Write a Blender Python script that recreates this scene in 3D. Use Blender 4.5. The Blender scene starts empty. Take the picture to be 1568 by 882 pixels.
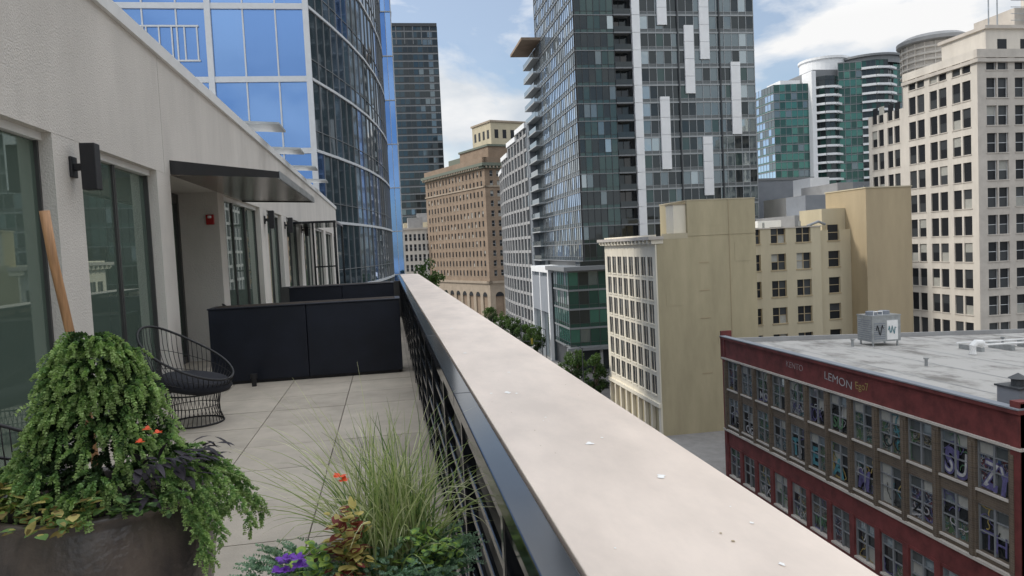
import bpy, math, random
from mathutils import Vector, Matrix
R = random.Random(7)
S = bpy.context.scene
COL = S.collection
# ------------------------------------------------------------------ materials
def nodes(name):
    m = bpy.data.materials.new(name); m.use_nodes = True
    nt = m.node_tree; b = nt.nodes['Principled BSDF']
    return m, nt, b
def mat(name, c, rough=0.7, metal=0.0, var=0.15, scale=3.0, bump=0.0, ior=1.5, spec=0.5, stretch=(1,1,1), bscale=None, c2=None, lo=.35, hi=.68, det=5):
    m, nt, b = nodes(name)
    b.inputs['Roughness'].default_value = rough
    b.inputs['Metallic'].default_value = metal
    b.inputs['IOR'].default_value = ior
    b.inputs['Specular IOR Level'].default_value = spec
    b.inputs['Base Color'].default_value = (*c, 1)
    if var > 0 or c2:
        tc = nt.nodes.new('ShaderNodeTexCoord'); mp = nt.nodes.new('ShaderNodeMapping')
        mp.inputs['Scale'].default_value = stretch
        nz = nt.nodes.new('ShaderNodeTexNoise'); nz.inputs['Scale'].default_value = scale
        nz.inputs['Detail'].default_value = det; nz.inputs['Roughness'].default_value = .65
        nt.links.new(tc.outputs['Object'], mp.inputs[0]); nt.links.new(mp.outputs[0], nz.inputs['Vector'])
        cr = nt.nodes.new('ShaderNodeValToRGB')
        cr.color_ramp.elements[0].position = lo; cr.color_ramp.elements[1].position = hi
        a = c2 if c2 else tuple(x*(1-var) for x in c)
        cr.color_ramp.elements[0].color = (*a, 1)
        cr.color_ramp.elements[1].color = (*(tuple(min(1, x*(1+var*.6)) for x in c)), 1)
        nt.links.new(nz.outputs['Fac'], cr.inputs[0]); nt.links.new(cr.outputs[0], b.inputs['Base Color'])
        if bump > 0:
            n2 = nt.nodes.new('ShaderNodeTexNoise'); n2.inputs['Scale'].default_value = bscale or scale*6
            n2.inputs['Detail'].default_value = 3
            nt.links.new(tc.outputs['Object'], n2.inputs['Vector'])
            bp = nt.nodes.new('ShaderNodeBump'); bp.inputs['Strength'].default_value = bump
            bp.inputs['Distance'].default_value = .02
            nt.links.new(n2.outputs['Fac'], bp.inputs['Height']); nt.links.new(bp.outputs[0], b.inputs['Normal'])
    return m
def leaf(name, c, tr=.3):
    m = mat(name, c, .55, var=.35, scale=14, spec=.3, det=1)
    nt = m.node_tree; b = nt.nodes['Principled BSDF']; out = nt.nodes['Material Output']
    t = nt.nodes.new('ShaderNodeBsdfTranslucent'); t.inputs[0].default_value = (min(1,c[0]*1.5), min(1,c[1]*1.6), c[2], 1)
    mx = nt.nodes.new('ShaderNodeMixShader'); mx.inputs[0].default_value = tr
    nt.links.new(b.outputs[0], mx.inputs[1]); nt.links.new(t.outputs[0], mx.inputs[2]); nt.links.new(mx.outputs[0], out.inputs[0])
    return m
def brickmat(name, c1, c2, mortar, sc=1.0):
    m, nt, b = nodes(name); b.inputs['Roughness'].default_value = .85
    tc = nt.nodes.new('ShaderNodeTexCoord'); sp = nt.nodes.new('ShaderNodeSeparateXYZ'); cb = nt.nodes.new('ShaderNodeCombineXYZ')
    ad = nt.nodes.new('ShaderNodeMath'); ad.operation = 'ADD'
    nt.links.new(tc.outputs['Object'], sp.inputs[0]); nt.links.new(sp.outputs[0], ad.inputs[0]); nt.links.new(sp.outputs[1], ad.inputs[1])
    nt.links.new(ad.outputs[0], cb.inputs[0]); nt.links.new(sp.outputs[2], cb.inputs[1])
    br = nt.nodes.new('ShaderNodeTexBrick'); br.inputs['Scale'].default_value = sc
    br.inputs['Color1'].default_value = (*c1, 1); br.inputs['Color2'].default_value = (*c2, 1); br.inputs['Mortar'].default_value = (*mortar, 1)
    br.inputs['Brick Width'].default_value = .6; br.inputs['Row Height'].default_value = .2; br.inputs['Mortar Size'].default_value = .015
    nt.links.new(cb.outputs[0], br.inputs['Vector'])
    nz = nt.nodes.new('ShaderNodeTexNoise'); nz.inputs['Scale'].default_value = .35; nz.inputs['Detail'].default_value = 6
    nt.links.new(tc.outputs['Object'], nz.inputs['Vector'])
    mx = nt.nodes.new('ShaderNodeMix'); mx.data_type = 'RGBA'; mx.blend_type = 'MULTIPLY'; mx.inputs[0].default_value = .5
    cr = nt.nodes.new('ShaderNodeValToRGB'); cr.color_ramp.elements[0].position = .3; cr.color_ramp.elements[0].color = (.55, .53, .5, 1)
    cr.color_ramp.elements[1].position = .65
    nt.links.new(nz.outputs['Fac'], cr.inputs[0]); nt.links.new(br.outputs['Color'], mx.inputs[6]); nt.links.new(cr.outputs[0], mx.inputs[7])
    nt.links.new(mx.outputs[2], b.inputs['Base Color'])
    return m
def graffiti(name, cols, off):
    m, nt, b = nodes(name); b.inputs['Roughness'].default_value = .4
    tc = nt.nodes.new('ShaderNodeTexCoord'); mp = nt.nodes.new('ShaderNodeMapping'); mp.inputs['Location'].default_value = (off, off*2, off*.7)
    nz = nt.nodes.new('ShaderNodeTexNoise'); nz.inputs['Scale'].default_value = 1.1; nz.inputs['Detail'].default_value = 1.6; nz.inputs['Distortion'].default_value = 3
    cr = nt.nodes.new('ShaderNodeValToRGB'); cr.color_ramp.interpolation = 'CONSTANT'
    n = len(cols)
    while len(cr.color_ramp.elements) < n: cr.color_ramp.elements.new(.5)
    for i, c in enumerate(cols):
        cr.color_ramp.elements[i].position = 0 if i == 0 else .36+.28*i/n
        cr.color_ramp.elements[i].color = (*c, 1)
    nt.links.new(tc.outputs['Object'], mp.inputs[0]); nt.links.new(mp.outputs[0], nz.inputs['Vector'])
    nt.links.new(nz.outputs['Fac'], cr.inputs[0]); nt.links.new(cr.outputs[0], b.inputs['Base Color'])
    return m
def glass(name, c, metal=.6, rough=.04, bump=.12):
    m, nt, b = nodes(name)
    b.inputs['Base Color'].default_value = (*c, 1); b.inputs['Metallic'].default_value = metal; b.inputs['Roughness'].default_value = rough
    if bump:
        tc = nt.nodes.new('ShaderNodeTexCoord'); nz = nt.nodes.new('ShaderNodeTexNoise'); nz.inputs['Scale'].default_value = .7; nz.inputs['Detail'].default_value = 1
        bp = nt.nodes.new('ShaderNodeBump'); bp.inputs['Strength'].default_value = bump; bp.inputs['Distance'].default_value = .05
        nt.links.new(tc.outputs['Object'], nz.inputs['Vector']); nt.links.new(nz.outputs['Fac'], bp.inputs['Height']); nt.links.new(bp.outputs[0], b.inputs['Normal'])
    return m

stucco = mat('stucco', (.68, .645, .60), .9, var=.10, scale=1.2, bump=.5, bscale=60, stretch=(1, 1, .35))
white_metal = mat('white_metal', (.82, .82, .81), .45, var=.05)
beige_cap = mat('beige_cap_paint', (.74, .635, .55), .40, var=.15, scale=2.6, bump=.05, bscale=5, stretch=(1.5, .6, 1), det=9)
black_metal = mat('black_metal', (.012, .014, .018), .12, var=.4, scale=5, spec=.7)
black_matte = mat('black_matte', (.015, .015, .018), .5, var=.2)
navy = mat('navy_planter_paint', (.009, .012, .022), .4, var=.3, scale=2, spec=.35)
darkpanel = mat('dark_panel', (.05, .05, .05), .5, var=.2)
grout = mat('grout', (.14, .125, .105), .95, var=.3, scale=8)
tileA = mat('paver_a', (.46, .41, .345), .85, var=.16, scale=2.5, bump=.12, bscale=80, det=9)
tileB = mat('paver_b', (.42, .375, .315), .85, var=.18, scale=2.5, bump=.12, bscale=80, det=9)
tileC = mat('paver_c', (.485, .435, .365), .85, var=.16, scale=2.5, bump=.12, bscale=80, det=9)
door_glass = glass('door_glass', (.17, .235, .195), .5, .012, 0)
frame_dark = mat('frame_dark', (.06, .06, .06), .4, var=.1)
asphalt = mat('asphalt', (.055, .055, .058), .9, var=.25, scale=.5, bump=.2)
sidewalk = mat('sidewalk_concrete', (.26, .25, .24), .9, var=.15, scale=.8)
paint_w = mat('road_paint', (.7, .7, .68), .7, var=.1)
gl_dark = glass('glass_dark', (.045, .055, .06), .5)
gl_mid = glass('glass_mid', (.16, .20, .22), .6)
gl_lite = glass('glass_light', (.34, .40, .43), .7)
gl_teal = glass('glass_teal', (.06, .095, .095), .5)
gl_green = glass('glass_green', (.07, .19, .165), .55)
gl_greend = glass('glass_green_dark', (.035, .09, .08), .45)
gl_blue = glass('glass_blue', (.20, .36, .68), .85, bump=.05)
gl_blue2 = glass('glass_blue_deep', (.15, .29, .60), .85, bump=.05)
gl_sky = glass('glass_sky', (.42, .58, .78), .85)
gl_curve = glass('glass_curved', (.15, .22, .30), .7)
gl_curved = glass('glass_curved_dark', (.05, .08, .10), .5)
blind = mat('window_blind', (.36, .36, .33), .8, var=.1)
win_dark = mat('window_dark', (.02, .023, .025), .08, var=0, spec=.7)
win_deep = mat('window_deep', (.018, .02, .024), .35, var=0, spec=.25)
win_deep2 = mat('window_deep_grey', (.05, .055, .06), .35, var=0, spec=.3)
win_grey = mat('window_grey', (.08, .09, .09), .15, var=0, spec=.8)
mull_g = mat('mullion_grey', (.20, .21, .22), .5, var=.05)
mull_l = mat('mullion_light', (.34, .36, .37), .5, var=.05)
mull_d = mat('mullion_dark', (.05, .055, .06), .5, var=.05)
mull_w = mat('mullion_white', (.60, .62, .64), .5, var=.05)
spand_g = mat('spandrel_grey', (.13, .145, .15), .3, var=.1)
white_pan = mat('white_panel', (.80, .81, .82), .5, var=.05, scale=.5)
cream = mat('cream_paint', (.78, .72, .59), .85, var=.08, scale=.5, stretch=(1, 1, .3))
tan = mat('tan_wall_paint', (.45, .39, .255), .9, var=.16, scale=.35, bump=.15, bscale=3, stretch=(1, 1, .22), det=9)
tan2 = mat('tan_wall_light', (.52, .46, .33), .9, var=.12, scale=.25, stretch=(1, 1, .25))
tan3 = mat('tan_wall_shaft', (.42, .34, .22), .9, var=.14, scale=.25, stretch=(1, 1, .25), det=9)
hotel_br = brickmat('hotel_brick', (.29, .21, .15), (.25, .18, .125), (.31, .25, .185), 1.2)
hotel_st = mat('hotel_stone', (.36, .295, .225), .85, var=.15, scale=.4)
hotel_cor = mat('hotel_cornice', (.15, .17, .135), .8, var=.2)
redp = mat('red_painted_brick', (.155, .034, .032), .75, var=.4, scale=.9, bump=.2, bscale=12, det=9)
brown_br = brickmat('brown_brick', (.15, .115, .08), (.11, .085, .065), (.19, .16, .13), 1.5)
gravel_roof = mat('roof_membrane', (.37, .36, .34), .9, var=.25, scale=.5, c2=(.19, .18, .165), lo=.34, hi=.52, stretch=(1,.6,1), det=10)
off_white = mat('pale_terracotta', (.62, .58, .52), .85, var=.12, scale=.4, stretch=(1, 1, .3))
off_white_d = mat('pale_terracotta_dark', (.52, .48, .43), .85, var=.14, scale=.4)  # darker terracotta for trims; also paints shade on the front wall
concrete = mat('concrete', (.33, .33, .33), .85, var=.15, scale=.4)
conc_d = mat('concrete_blue_grey', (.24, .26, .29), .85, var=.1, scale=.4)
galv = mat('galvanised', (.40, .42, .43), .35, .6, var=.2, scale=2)
wood = mat('pole_wood', (.46, .25, .12), .55, var=.35, scale=6, stretch=(8, 8, .6))
red = mat('alarm_red', (.40, .012, .012), .4, var=0)
pot_m = mat('glazed_pot', (.15, .118, .098), .28, var=.5, scale=3.5, bump=.3, bscale=30, c2=(.045, .042, .045), stretch=(1, 1, .5), det=9)
soil = mat('soil', (.03, .02, .013), 1, var=.4, scale=30)
cushion = mat('cushion', (.012, .013, .02), .9, var=.3, scale=20)
droppings = mat('bird_dropping', (.85, .84, .82), .8, var=0)
# ------------------------------------------------------------------ mesh builder
class MB:
    def __init__(s): s.v = []; s.f = []; s.i = []; s.m = []; s.mi = {}
    def k(s, m):
        if m.name not in s.mi: s.mi[m.name] = len(s.m); s.m.append(m)
        return s.mi[m.name]
    def poly(s, pts, m):
        b = len(s.v); s.v += [tuple(p) for p in pts]; s.f.append(tuple(range(b, b+len(pts)))); s.i.append(s.k(m))
    def fbox(s, F, a0, a1, d0, d1, z0, z1, m):
        o, u, n = F; b = len(s.v)
        for d in (d0, d1):
            for z in (z0, z1):
                for a in (a0, a1):
                    s.v.append((o[0]+u[0]*a+n[0]*d, o[1]+u[1]*a+n[1]*d, z))
        k = s.k(m)
        for q in ((4,5,7,6),(0,2,3,1),(0,4,6,2),(1,3,7,5),(2,6,7,3),(0,1,5,4)):
            s.f.append(tuple(b+x for x in q)); s.i.append(k)
    def box(s, x0, x1, y0, y1, z0, z1, m): s.fbox(((0,0),(1,0),(0,-1)), x0, x1, -y1, -y0, z0, z1, m)
    def pane(s, F, a0, a1, d, z0, z1, m, j=0.0):
        o, u, n = F; pts = []
        t1 = R.uniform(-j, j); t2 = R.uniform(-j, j)
        for a, z, e in ((a0,z0,-t1-t2),(a1,z0,t1-t2),(a1,z1,t1+t2),(a0,z1,-t1+t2)):
            dd = d+e; pts.append((o[0]+u[0]*a+n[0]*dd, o[1]+u[1]*a+n[1]*dd, z))
        s.poly(pts, m)
    def tube(s, pts, r, m, n=6, r2=None):
        pts = [Vector(p) for p in pts]; k = s.k(m); b = len(s.v); N = len(pts)
        for i, p in enumerate(pts):
            t = (pts[min(i+1, N-1)]-pts[max(i-1, 0)]).normalized()
            x = t.cross(Vector((0, 0, 1)))
            if x.length < .05: x = t.cross(Vector((0, 1, 0)))
            x.normalize(); y = t.cross(x)
            rr = r if r2 is None else r+(r2-r)*i/(N-1)
            for q in range(n):
                a = 2*math.pi*q/n; s.v.append(tuple(p+x*(rr*math.cos(a))+y*(rr*math.sin(a))))
        for i in range(N-1):
            for q in range(n):
                s.f.append((b+i*n+q, b+i*n+(q+1)%n, b+(i+1)*n+(q+1)%n, b+(i+1)*n+q)); s.i.append(k)
        s.f.append(tuple(b+q for q in range(n))[::-1]); s.i.append(k)
        s.f.append(tuple(b+(N-1)*n+q for q in range(n))); s.i.append(k)
    def lathe(s, c, prof, m, n=40):
        k = s.k(m); b = len(s.v)
        for r, z in prof:
            for q in range(n):
                a = 2*math.pi*q/n; s.v.append((c[0]+r*math.cos(a), c[1]+r*math.sin(a), c[2]+z))
        for i in range(len(prof)-1):
            for q in range(n):
                s.f.append((b+i*n+q, b+i*n+(q+1)%n, b+(i+1)*n+(q+1)%n, b+(i+1)*n+q)); s.i.append(k)
    def done(s, name, smooth=False, bevel=0, parent=None):
        me = bpy.data.meshes.new(name); me.from_pydata(s.v, [], s.f)
        for m in s.m: me.materials.append(m)
        me.polygons.foreach_set('material_index', s.i)
        if smooth: me.polygons.foreach_set('use_smooth', [True]*len(s.f))
        me.update(); ob = bpy.data.objects.new(name, me); COL.objects.link(ob)
        if bevel:
            bv = ob.modifiers.new('bevel', 'BEVEL'); bv.width = bevel; bv.segments = 2; bv.limit_method = 'ANGLE'
        if parent: ob.parent = parent
        return ob
def frame(p0, p1):
    d = Vector((p1[0]-p0[0], p1[1]-p0[1])); L = d.length; u = (d.x/L, d.y/L)
    return (p0, u, (u[1], -u[0])), L
def pick(ms):
    t = R.uniform(0, sum(w for _, w in ms))
    for m, w in ms:
        t -= w
        if t <= 0: return m
    return ms[0][0]
def masonry(mb, p0, p1, z0, z1, ncol, rows, ww, wall, gl, fr=None, rec=.3, mar=1.0, sill=None, vd=1, hd=2, sp=None, colw=None):
    F, L = frame(p0, p1)
    if colw: xs = colw
    else:
        st = (L-2*mar)/ncol; xs = [(mar+st*(i+.5)-ww/2, mar+st*(i+.5)+ww/2) for i in range(ncol)]
    prev = 0.005
    for a0, a1 in xs+[(L-.005, None)]:
        mb.fbox(F, prev, a0, -rec-.05, 0, z0, z1, wall)
        if a1 is None: break
        pz = z0
        for zb, zt in list(rows)+[(z1, None)]:
            if zb > pz: mb.fbox(F, a0, a1, -rec-.05, -.012, pz, zb, sp or wall)
            if zt is None: break
            pz = zt
            for i in range(vd):
                for j in range(hd):
                    aa = a0+(a1-a0)*i/vd; ab = a0+(a1-a0)*(i+1)/vd
                    za = zb+(zt-zb)*j/hd; zc = zb+(zt-zb)*(j+1)/hd
                    mb.pane(F, aa, ab, -rec+.02*j, za, zc, pick(gl), .006)
            if fr:
                for i in range(1, vd): 
                    aa = a0+(a1-a0)*i/vd; mb.fbox(F, aa-.05, aa+.05, -rec, -rec+.1, zb, zt, fr)
                if hd > 1: mb.fbox(F, a0, a1, -rec, -rec+.075, (zb+zt)/2-.04, (zb+zt)/2+.04, fr)
                mb.fbox(F, a0, a0+.07, -rec, -rec+.085, zb, zt, fr); mb.fbox(F, a1-.07, a1, -rec, -rec+.085, zb, zt, fr)
            if sill: mb.fbox(F, a0-.1, a1+.1, -.1, .08, zb-.16, zb-.003, sill)
        prev = a1
def curtain(mb, p0, p1, z0, z1, pw, fh, gl, mull, mw=.07, band=.0, bm=None, spf=.28, sp=None, j=.012, md=.07, col=0):
    F, L = frame(p0, p1); n = max(1, round(L/pw)); w = L/n
    nf = int(math.ceil((z1-z0)/fh)); cm = [pick(gl) for _ in range(n)]
    for f in range(nf):
        za = z0+f*fh; zb = min(z1, za+fh); zs = za+fh*spf if spf else za
        if zs > z1: zs = z1
        for i in range(n):
            if spf: mb.pane(F, i*w, (i+1)*w, 0, za, zs, sp or gl[0][0], j*.5)
            if zb > zs: mb.pane(F, i*w, (i+1)*w, 0, zs, zb, cm[i] if R.random() < col else pick(gl), j)
        if band: mb.fbox(F, -.02, L+.02, -.05, md+.05, za-band/2, za+band/2, bm or mull)
        else: mb.fbox(F, 0, L, -.03, md*.8, za-.04, za+.04, mull)
        if spf: mb.fbox(F, 0, L, -.03, md*.7, zs-.03, zs+.03, mull)
    for i in range(n+1): mb.fbox(F, i*w-mw/2, i*w+mw/2, -.03, md, z0, z1, mull)
    return F, L
G = -24.0
# ------------------------------------------------------------------ ground, street
b = MB(); b.poly([(-1500,-900,G),(1800,-900,G),(1800,2500,G),(-1500,2500,G)], asphalt); b.done('ground')
b = MB()
for x0, x1, y0, y1 in ((.8,6,-40,42.5),(.9,6,49,125),(27.5,33,-40,105),(27.5,120,136,330),(-60,6,150,330),(33.01,140,-40,105)):
    b.box(x0, x1, y0, y1, G-.1, G+.13, sidewalk)
b.done('pavement')
b = MB()
for k in range(40):
    y = -20+k*6
    if 104 < y < 136: continue
    for x in (13.3, 20.2): b.box(x-.06, x+.06, y, y+2.6, G+.001, G+.006, paint_w)
for k in range(17): 
    b.box(7+k*1.2, 7.6+k*1.2, 105.5, 108.5, G+.001, G+.006, paint_w); b.box(7+k*1.2, 7.6+k*1.2, 132.5, 135.5, G+.001, G+.006, paint_w)
for k in range(18):
    b.box(28.2, 31.2, 109.5+k*1.3, 110.1+k*1.3, G+.001, G+.006, paint_w)
b.done('road_markings')
# ------------------------------------------------------------------ own building
b = MB()
WX = -2.65
b.box(-25, .34, -8, 19.0, G, -1.66, stucco)
b.box(-25, WX-.9, 19.0, 41.8, G, -1.66, stucco)
b.box(.36, .70, -3, 18.9, -9, -.62, stucco)
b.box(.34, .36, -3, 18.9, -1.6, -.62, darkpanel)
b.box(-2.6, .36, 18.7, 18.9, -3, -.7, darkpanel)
b.box(-3.6, WX, -5, 9.78, 1.12, 2.55, stucco)
b.box(-3.6, WX, 9.79, 41.8, 1.12, 2.55, stucco)
b.box(-3.7, WX+.045, -5, 41.9, 2.55, 2.70, white_metal)
b.box(-25, -3.7, -5, 41.8, 1.12, 2.6, concrete)
piers = [(2.2,2.9),(6.65,7.2),(9.45,10.0),(12.64,13.1),(16.7,17.6),(20.0,20.9),(24.0,24.9),(28.3,29.2),(33,34),(38,39),(41.2,41.78)]
for y0, y1 in piers: b.box(-3.4 if 12 < y0 < 13 else -3.0, WX-.002, y0, y1, -1.6, 1.12, stucco)
b.box(-3.45, -3.0, 9.45, 9.95, -1.6, 1.12, stucco)
gaps = [(-4,2.2),(2.9,6.65),(7.2,9.45),(13.1,16.7),(17.6,20.0),(20.9,24.0),(24.9,28.3),(29.2,33),(34,38),(39,41.2)]
for y0, y1 in gaps:
    L = y1-y0; n = max(2, round(L/1.25)); F, _ = frame((-2.78, y0), (-2.78, y1))
    for i in range(n):
        a0 = L*i/n; a1 = L*(i+1)/n
        b.pane(F, a0+.03, a1-.03, -.02*(i % 2), -1.55, 1.05, door_glass, .003)
        b.fbox(F, a0, a0+.03, -.04, .028, -1.6, 1.1, frame_dark); b.fbox(F, a1-.03, a1-.001, -.04, .024, -1.6, 1.1, frame_dark)
    b.fbox(F, 0, L, -.05, .05, 1.055, 1.119, white_metal); b.fbox(F, 0, L, -.05, .031, -1.599, -1.5, frame_dark)
F, _ = frame((-3.3, 9.95), (-3.3, 12.64))
b.pane(F, .05, 1.2, 0, -1.55, .95, door_glass); b.pane(F, 1.3, 2.6, 0, -1.55, .95, door_glass)
for a in (0, 1.2, 2.6): b.fbox(F, a, a+.09, -.04, .05, -1.6, 1.1, frame_dark)
b.fbox(F, 0, 2.69, -.04, .045, .95, 1.1, frame_dark); b.fbox(F, 0, 2.69, -.04, .04, -1.6, -1.5, frame_dark)
b.box(-3.55, -3.45, -5, 41.8, -1.6, 1.12, darkpanel)
b.box(-24, -4.4, -5, 41, 2.6, 3.9, white_metal)
own = b.done('apartment_building_terrace_wing')
b = MB()
for y in (17.2, 21.2, 25.5, 30):
    b.poly([(-4.4,y,3.15),(-2.2,y,3.02),(-2.2,y+1.1,3.02),(-4.4,y+1.1,3.15)], galv); b.poly([(-4.4,y+1.1,3.09),(-2.2,y+1.1,2.97),(-2.2,y,2.97),(-4.4,y,3.09)], galv)
    b.poly([(-2.2,y,2.97),(-2.2,y+1.1,2.97),(-2.2,y+1.1,3.02),(-2.2,y,3.02)], galv); b.poly([(-4.4,y,3.09),(-2.2,y,2.97),(-2.2,y,3.02),(-4.4,y,3.15)], galv)
    b.poly([(-4.4,y+.5,3.1),(-3.,y+.5,3.03),(-4.4,y+.5,2.65)], galv)
b.done('upper_awnings', parent=own)
# parapet cap
b = MB()
b.box(.297, .745, -2, 18.95, -.60, -.55, beige_cap)
b.box(.297, .303, -2, 18.95, -.68, -.601, beige_cap); b.box(.735, .745, -2, 18.95, -.68, -.601, beige_cap)
cap = b.done('parapet_cap', bevel=.006)
b = MB()
spots = [(.60,1.62,.010),(.52,1.95,.011),(.42,2.75,.014),(.45,2.72,.007),(.38,3.9,.012),(.57,2.0,.005),(.66,1.3,.004),(.5,3.2,.006),(.42,5.2,.015),(.36,2.76,.006),(.62,1.12,.006),(.47,2.3,.004)]
spots += [(R.uniform(.33,.71), R.uniform(.9,7), R.uniform(.0012,.003)) for _ in range(45)]
for x, y, r in spots:
    pts = []
    for q in range(12):
        a = 2*math.pi*q/12; rr = r*R.uniform(.5, 1.25); pts.append((x+rr*math.cos(a), y+rr*1.5*math.sin(a), -.5485))
    b.poly(pts, droppings if r > .003 or R.random() < .5 else tan3)
b.done('bird_droppings', parent=cap)
# guard rail
b = MB()
y = -1.2
while y < 18.6:
    y1 = min(y+2.02, 18.7)
    b.box(.222, .291, y, y1-.008, -.603, -.553, black_metal)
    for z in (-.72, -.86, -1.0, -1.14, -1.28, -1.42): b.box(.262, .280, y, y1-.008, z-.016, z+.016, black_metal)
    for yy in (y+.03, y+1.0): b.box(.250, .300, yy, yy+.045, -1.58, -.604, black_metal)
    y += 2.02
b.box(.255,.29,-1.2,18.7,-1.56,-1.5,black_metal)
b.done('guard_railing', bevel=.004)
# terrace floor
b = MB()
b.box(-3.6, .34, -4, 18.8, -1.66, -1.612, grout)
T = .75
for j in range(30):
    for i in range(6):
        x0 = .20-(i+1)*T+.02; x1 = x0+T-.009; y0 = -4+j*T+.05; y1 = y0+T-.009
        if y1 > 18.7: continue
        dz = R.uniform(-.0015, .0015)
        b.box(max(x0,-3.5), x1, y0, y1, -1.64, -1.60+dz, pick([(tileA,3),(tileB,1.5),(tileC,1.5)]))
b.box(.215,.335,-4,18.7,-1.64,-1.603,tileB)
b.done('terrace_floor')
# canopy
def prism(b, y0, y1, prof, m, m2=None):
    n = len(prof)
    b.poly([(x, y0, z) for x, z in prof], m); b.poly([(x, y1, z) for x, z in prof][::-1], m)
    for i in range(n):
        (xa, za), (xb, zb) = prof[i], prof[(i+1) % n]
        b.poly([(xb,y0,zb),(xa,y0,za),(xa,y1,za),(xb,y1,zb)], m2 if (m2 and i == 0) else m)
bronze = mat('canopy_metal', (.36, .31, .27), .25, .8, var=.2)
b = MB()
prism(b, 10.05, 14.7, [(WX,1.12),(-1.34,1.06),(-1.34,1.12),(WX,1.31)], bronze, bronze)
prism(b, 10.02, 10.045, [(WX,1.13),(-1.32,1.045),(-1.32,1.125),(WX,1.31)], black_metal)
prism(b, 14.71, 14.73, [(WX,1.10),(-1.32,1.04),(-1.32,1.135),(WX,1.33)], black_metal)
b.box(-1.338,-1.315,10.046,14.7,1.035,1.135,galv)
b.done('entrance_canopy')
b = MB()
b.box(WX, -1.35, 21, 24.5, .92, .98, black_metal); b.box(-1.42,-1.36,21.02,21.08,-1.6,.92,black_metal); b.box(-1.42,-1.36,24.4,24.46,-1.6,.92,black_metal)
b.box(-2.0,-1.95,21.03,21.08,-1.6,.92,black_metal); b.box(-1.95,-1.42,21.03,21.06,-.3,-.26,black_metal)
b.box(-3.0,-1.2,18.9,26,-1.8,-1.6,concrete)
b.done('entrance_canopy')
for y, z in ((7.0,.875),(17.2,.875),(20.5,.875),(24.5,.875)):
    b = MB(); b.box(WX, WX+.025, y-.06, y+.06, z-.09, z+.09, black_matte); b.box(WX+.02, WX+.09, y-.025, y+.025, z-.03, z+.03, black_matte)
    b.box(WX+.09, WX+.215, y-.06, y+.065, z-.2, z+.2, black_matte); b.done('wall_sconce', bevel=.006)
b = MB(); b.box(-2.84,-2.72,12.58,12.638,.60,.76,red); b.lathe((-2.78,12.575,.72),[(0,.02),(.03,.02),(.03,-.02),(0,-.02)],white_metal,12); b.done('fire_alarm', bevel=.008)
# planters
def planter(x0, x1, y0, y1):
    b = MB(); n = 2
    for i in range(n):
        a = x0+(x1-x0)*i/n; c = x0+(x1-x0)*(i+1)/n
        b.box(a, c-.006, y0, y1, -1.56, -.62, navy)
        b.box(a-.01, c+.003, y0-.015, y1+.015, -.62, -.60, navy)
    b.box(x0+.05, x1-.05, y0+.04, y1-.04, -1.6, -1.56, black_matte)
    b.box(x0+.06, x1-.06, y0+.05, y1-.05, -.61, -.597, soil)
    b.done('privacy_planter_box', bevel=.008)
planter(-2.3, .13, 9.95, 10.45); planter(-2.0, .1, 15.5, 16.0)
b = MB(); b.tube([(-1.75,9.72,-1.6),(-1.75,9.72,-1.5)],.03,black_matte,10); b.tube([(-1.75,9.72,-1.5),(-1.75,9.72,-1.44)],.045,black_matte,10); b.done('floor_lamp_spot')
# ------------------------------------------------------------------ chairs
def chair(x, y, face, sc=1.0, name='wire_lounge_chair'):
    b = MB(); z0 = -1.6
    def P(lx, ly, h):
        c, s_ = math.cos(face), math.sin(face); return (x+(lx*c-ly*s_)*sc, y+(lx*s_+ly*c)*sc, z0+h*sc)
    N = 40
    def ring(r, h, rad=.008, ox=0): b.tube([P(ox+r*math.cos(2*math.pi*i/32), r*math.sin(2*math.pi*i/32), h) for i in range(33)], rad*sc, black_matte, 6)
    ring(.27, .012, .009); ring(.255, .31, .008); ring(.235, .18, .004)
    for i in range(N):
        a = 2*math.pi*i/N
        b.tube([P(r*math.cos(a+t), r*math.sin(a+t), h) for r, h, t in ((.27,.012,0),(.24,.1,.05),(.235,.18,.1),(.255,.31,.16))], .0035*sc, black_matte, 4)
    def rim(a):
        c = math.cos(a); return (-.05+.43*c, .41*math.sin(a), .68-.24*c+.06*max(0,-c)**3)
    b.tube([P(*rim(2*math.pi*i/48)) for i in range(49)], .012*sc, black_matte, 7)
    for i in range(56):
        a = 2*math.pi*i/56; q = rim(a); pts = []
        for t in range(7):
            s_ = t/6; r0 = .16
            bx = r0*math.cos(a)*(1-s_)+q[0]*s_; by = r0*math.sin(a)*(1-s_)+q[1]*s_
            h = .33+(q[2]-.33)*(s_**1.6); bulge = 1+.22*math.sin(math.pi*s_)
            pts.append(P(bx*bulge, by*bulge, h))
        b.tube(pts, .004*sc, black_matte, 4)
    for rr in (.5, .75):
        pts = []
        for i in range(41):
            a = 2*math.pi*i/40; q = rim(a); bul = 1+.22*math.sin(math.pi*rr)
            pts.append(P((.16*math.cos(a)*(1-rr)+q[0]*rr)*bul, (.16*math.sin(a)*(1-rr)+q[1]*rr)*bul, .33+(q[2]-.33)*rr**1.6))
        b.tube(pts, .003*sc, black_matte, 4)
    prof = [(0,.0),(.24,.0),(.32,.03),(.345,.07),(.31,.12),(.2,.14),(0,.13)]
    k = b.k(cushion); base = len(b.v); n = 28
    for r, z in prof:
        for i in range(n):
            a = 2*math.pi*i/n; b.v.append(P(r*math.cos(a)+.03, r*math.sin(a), .34+z+.05*(-math.cos(a))*r/.3))
    for i in range(len(prof)-1):
        for q in range(n): b.f.append((base+i*n+q, base+i*n+(q+1)%n, base+(i+1)*n+(q+1)%n, base+(i+1)*n+q)); b.i.append(k)
    b.done(name, smooth=True)
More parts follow.
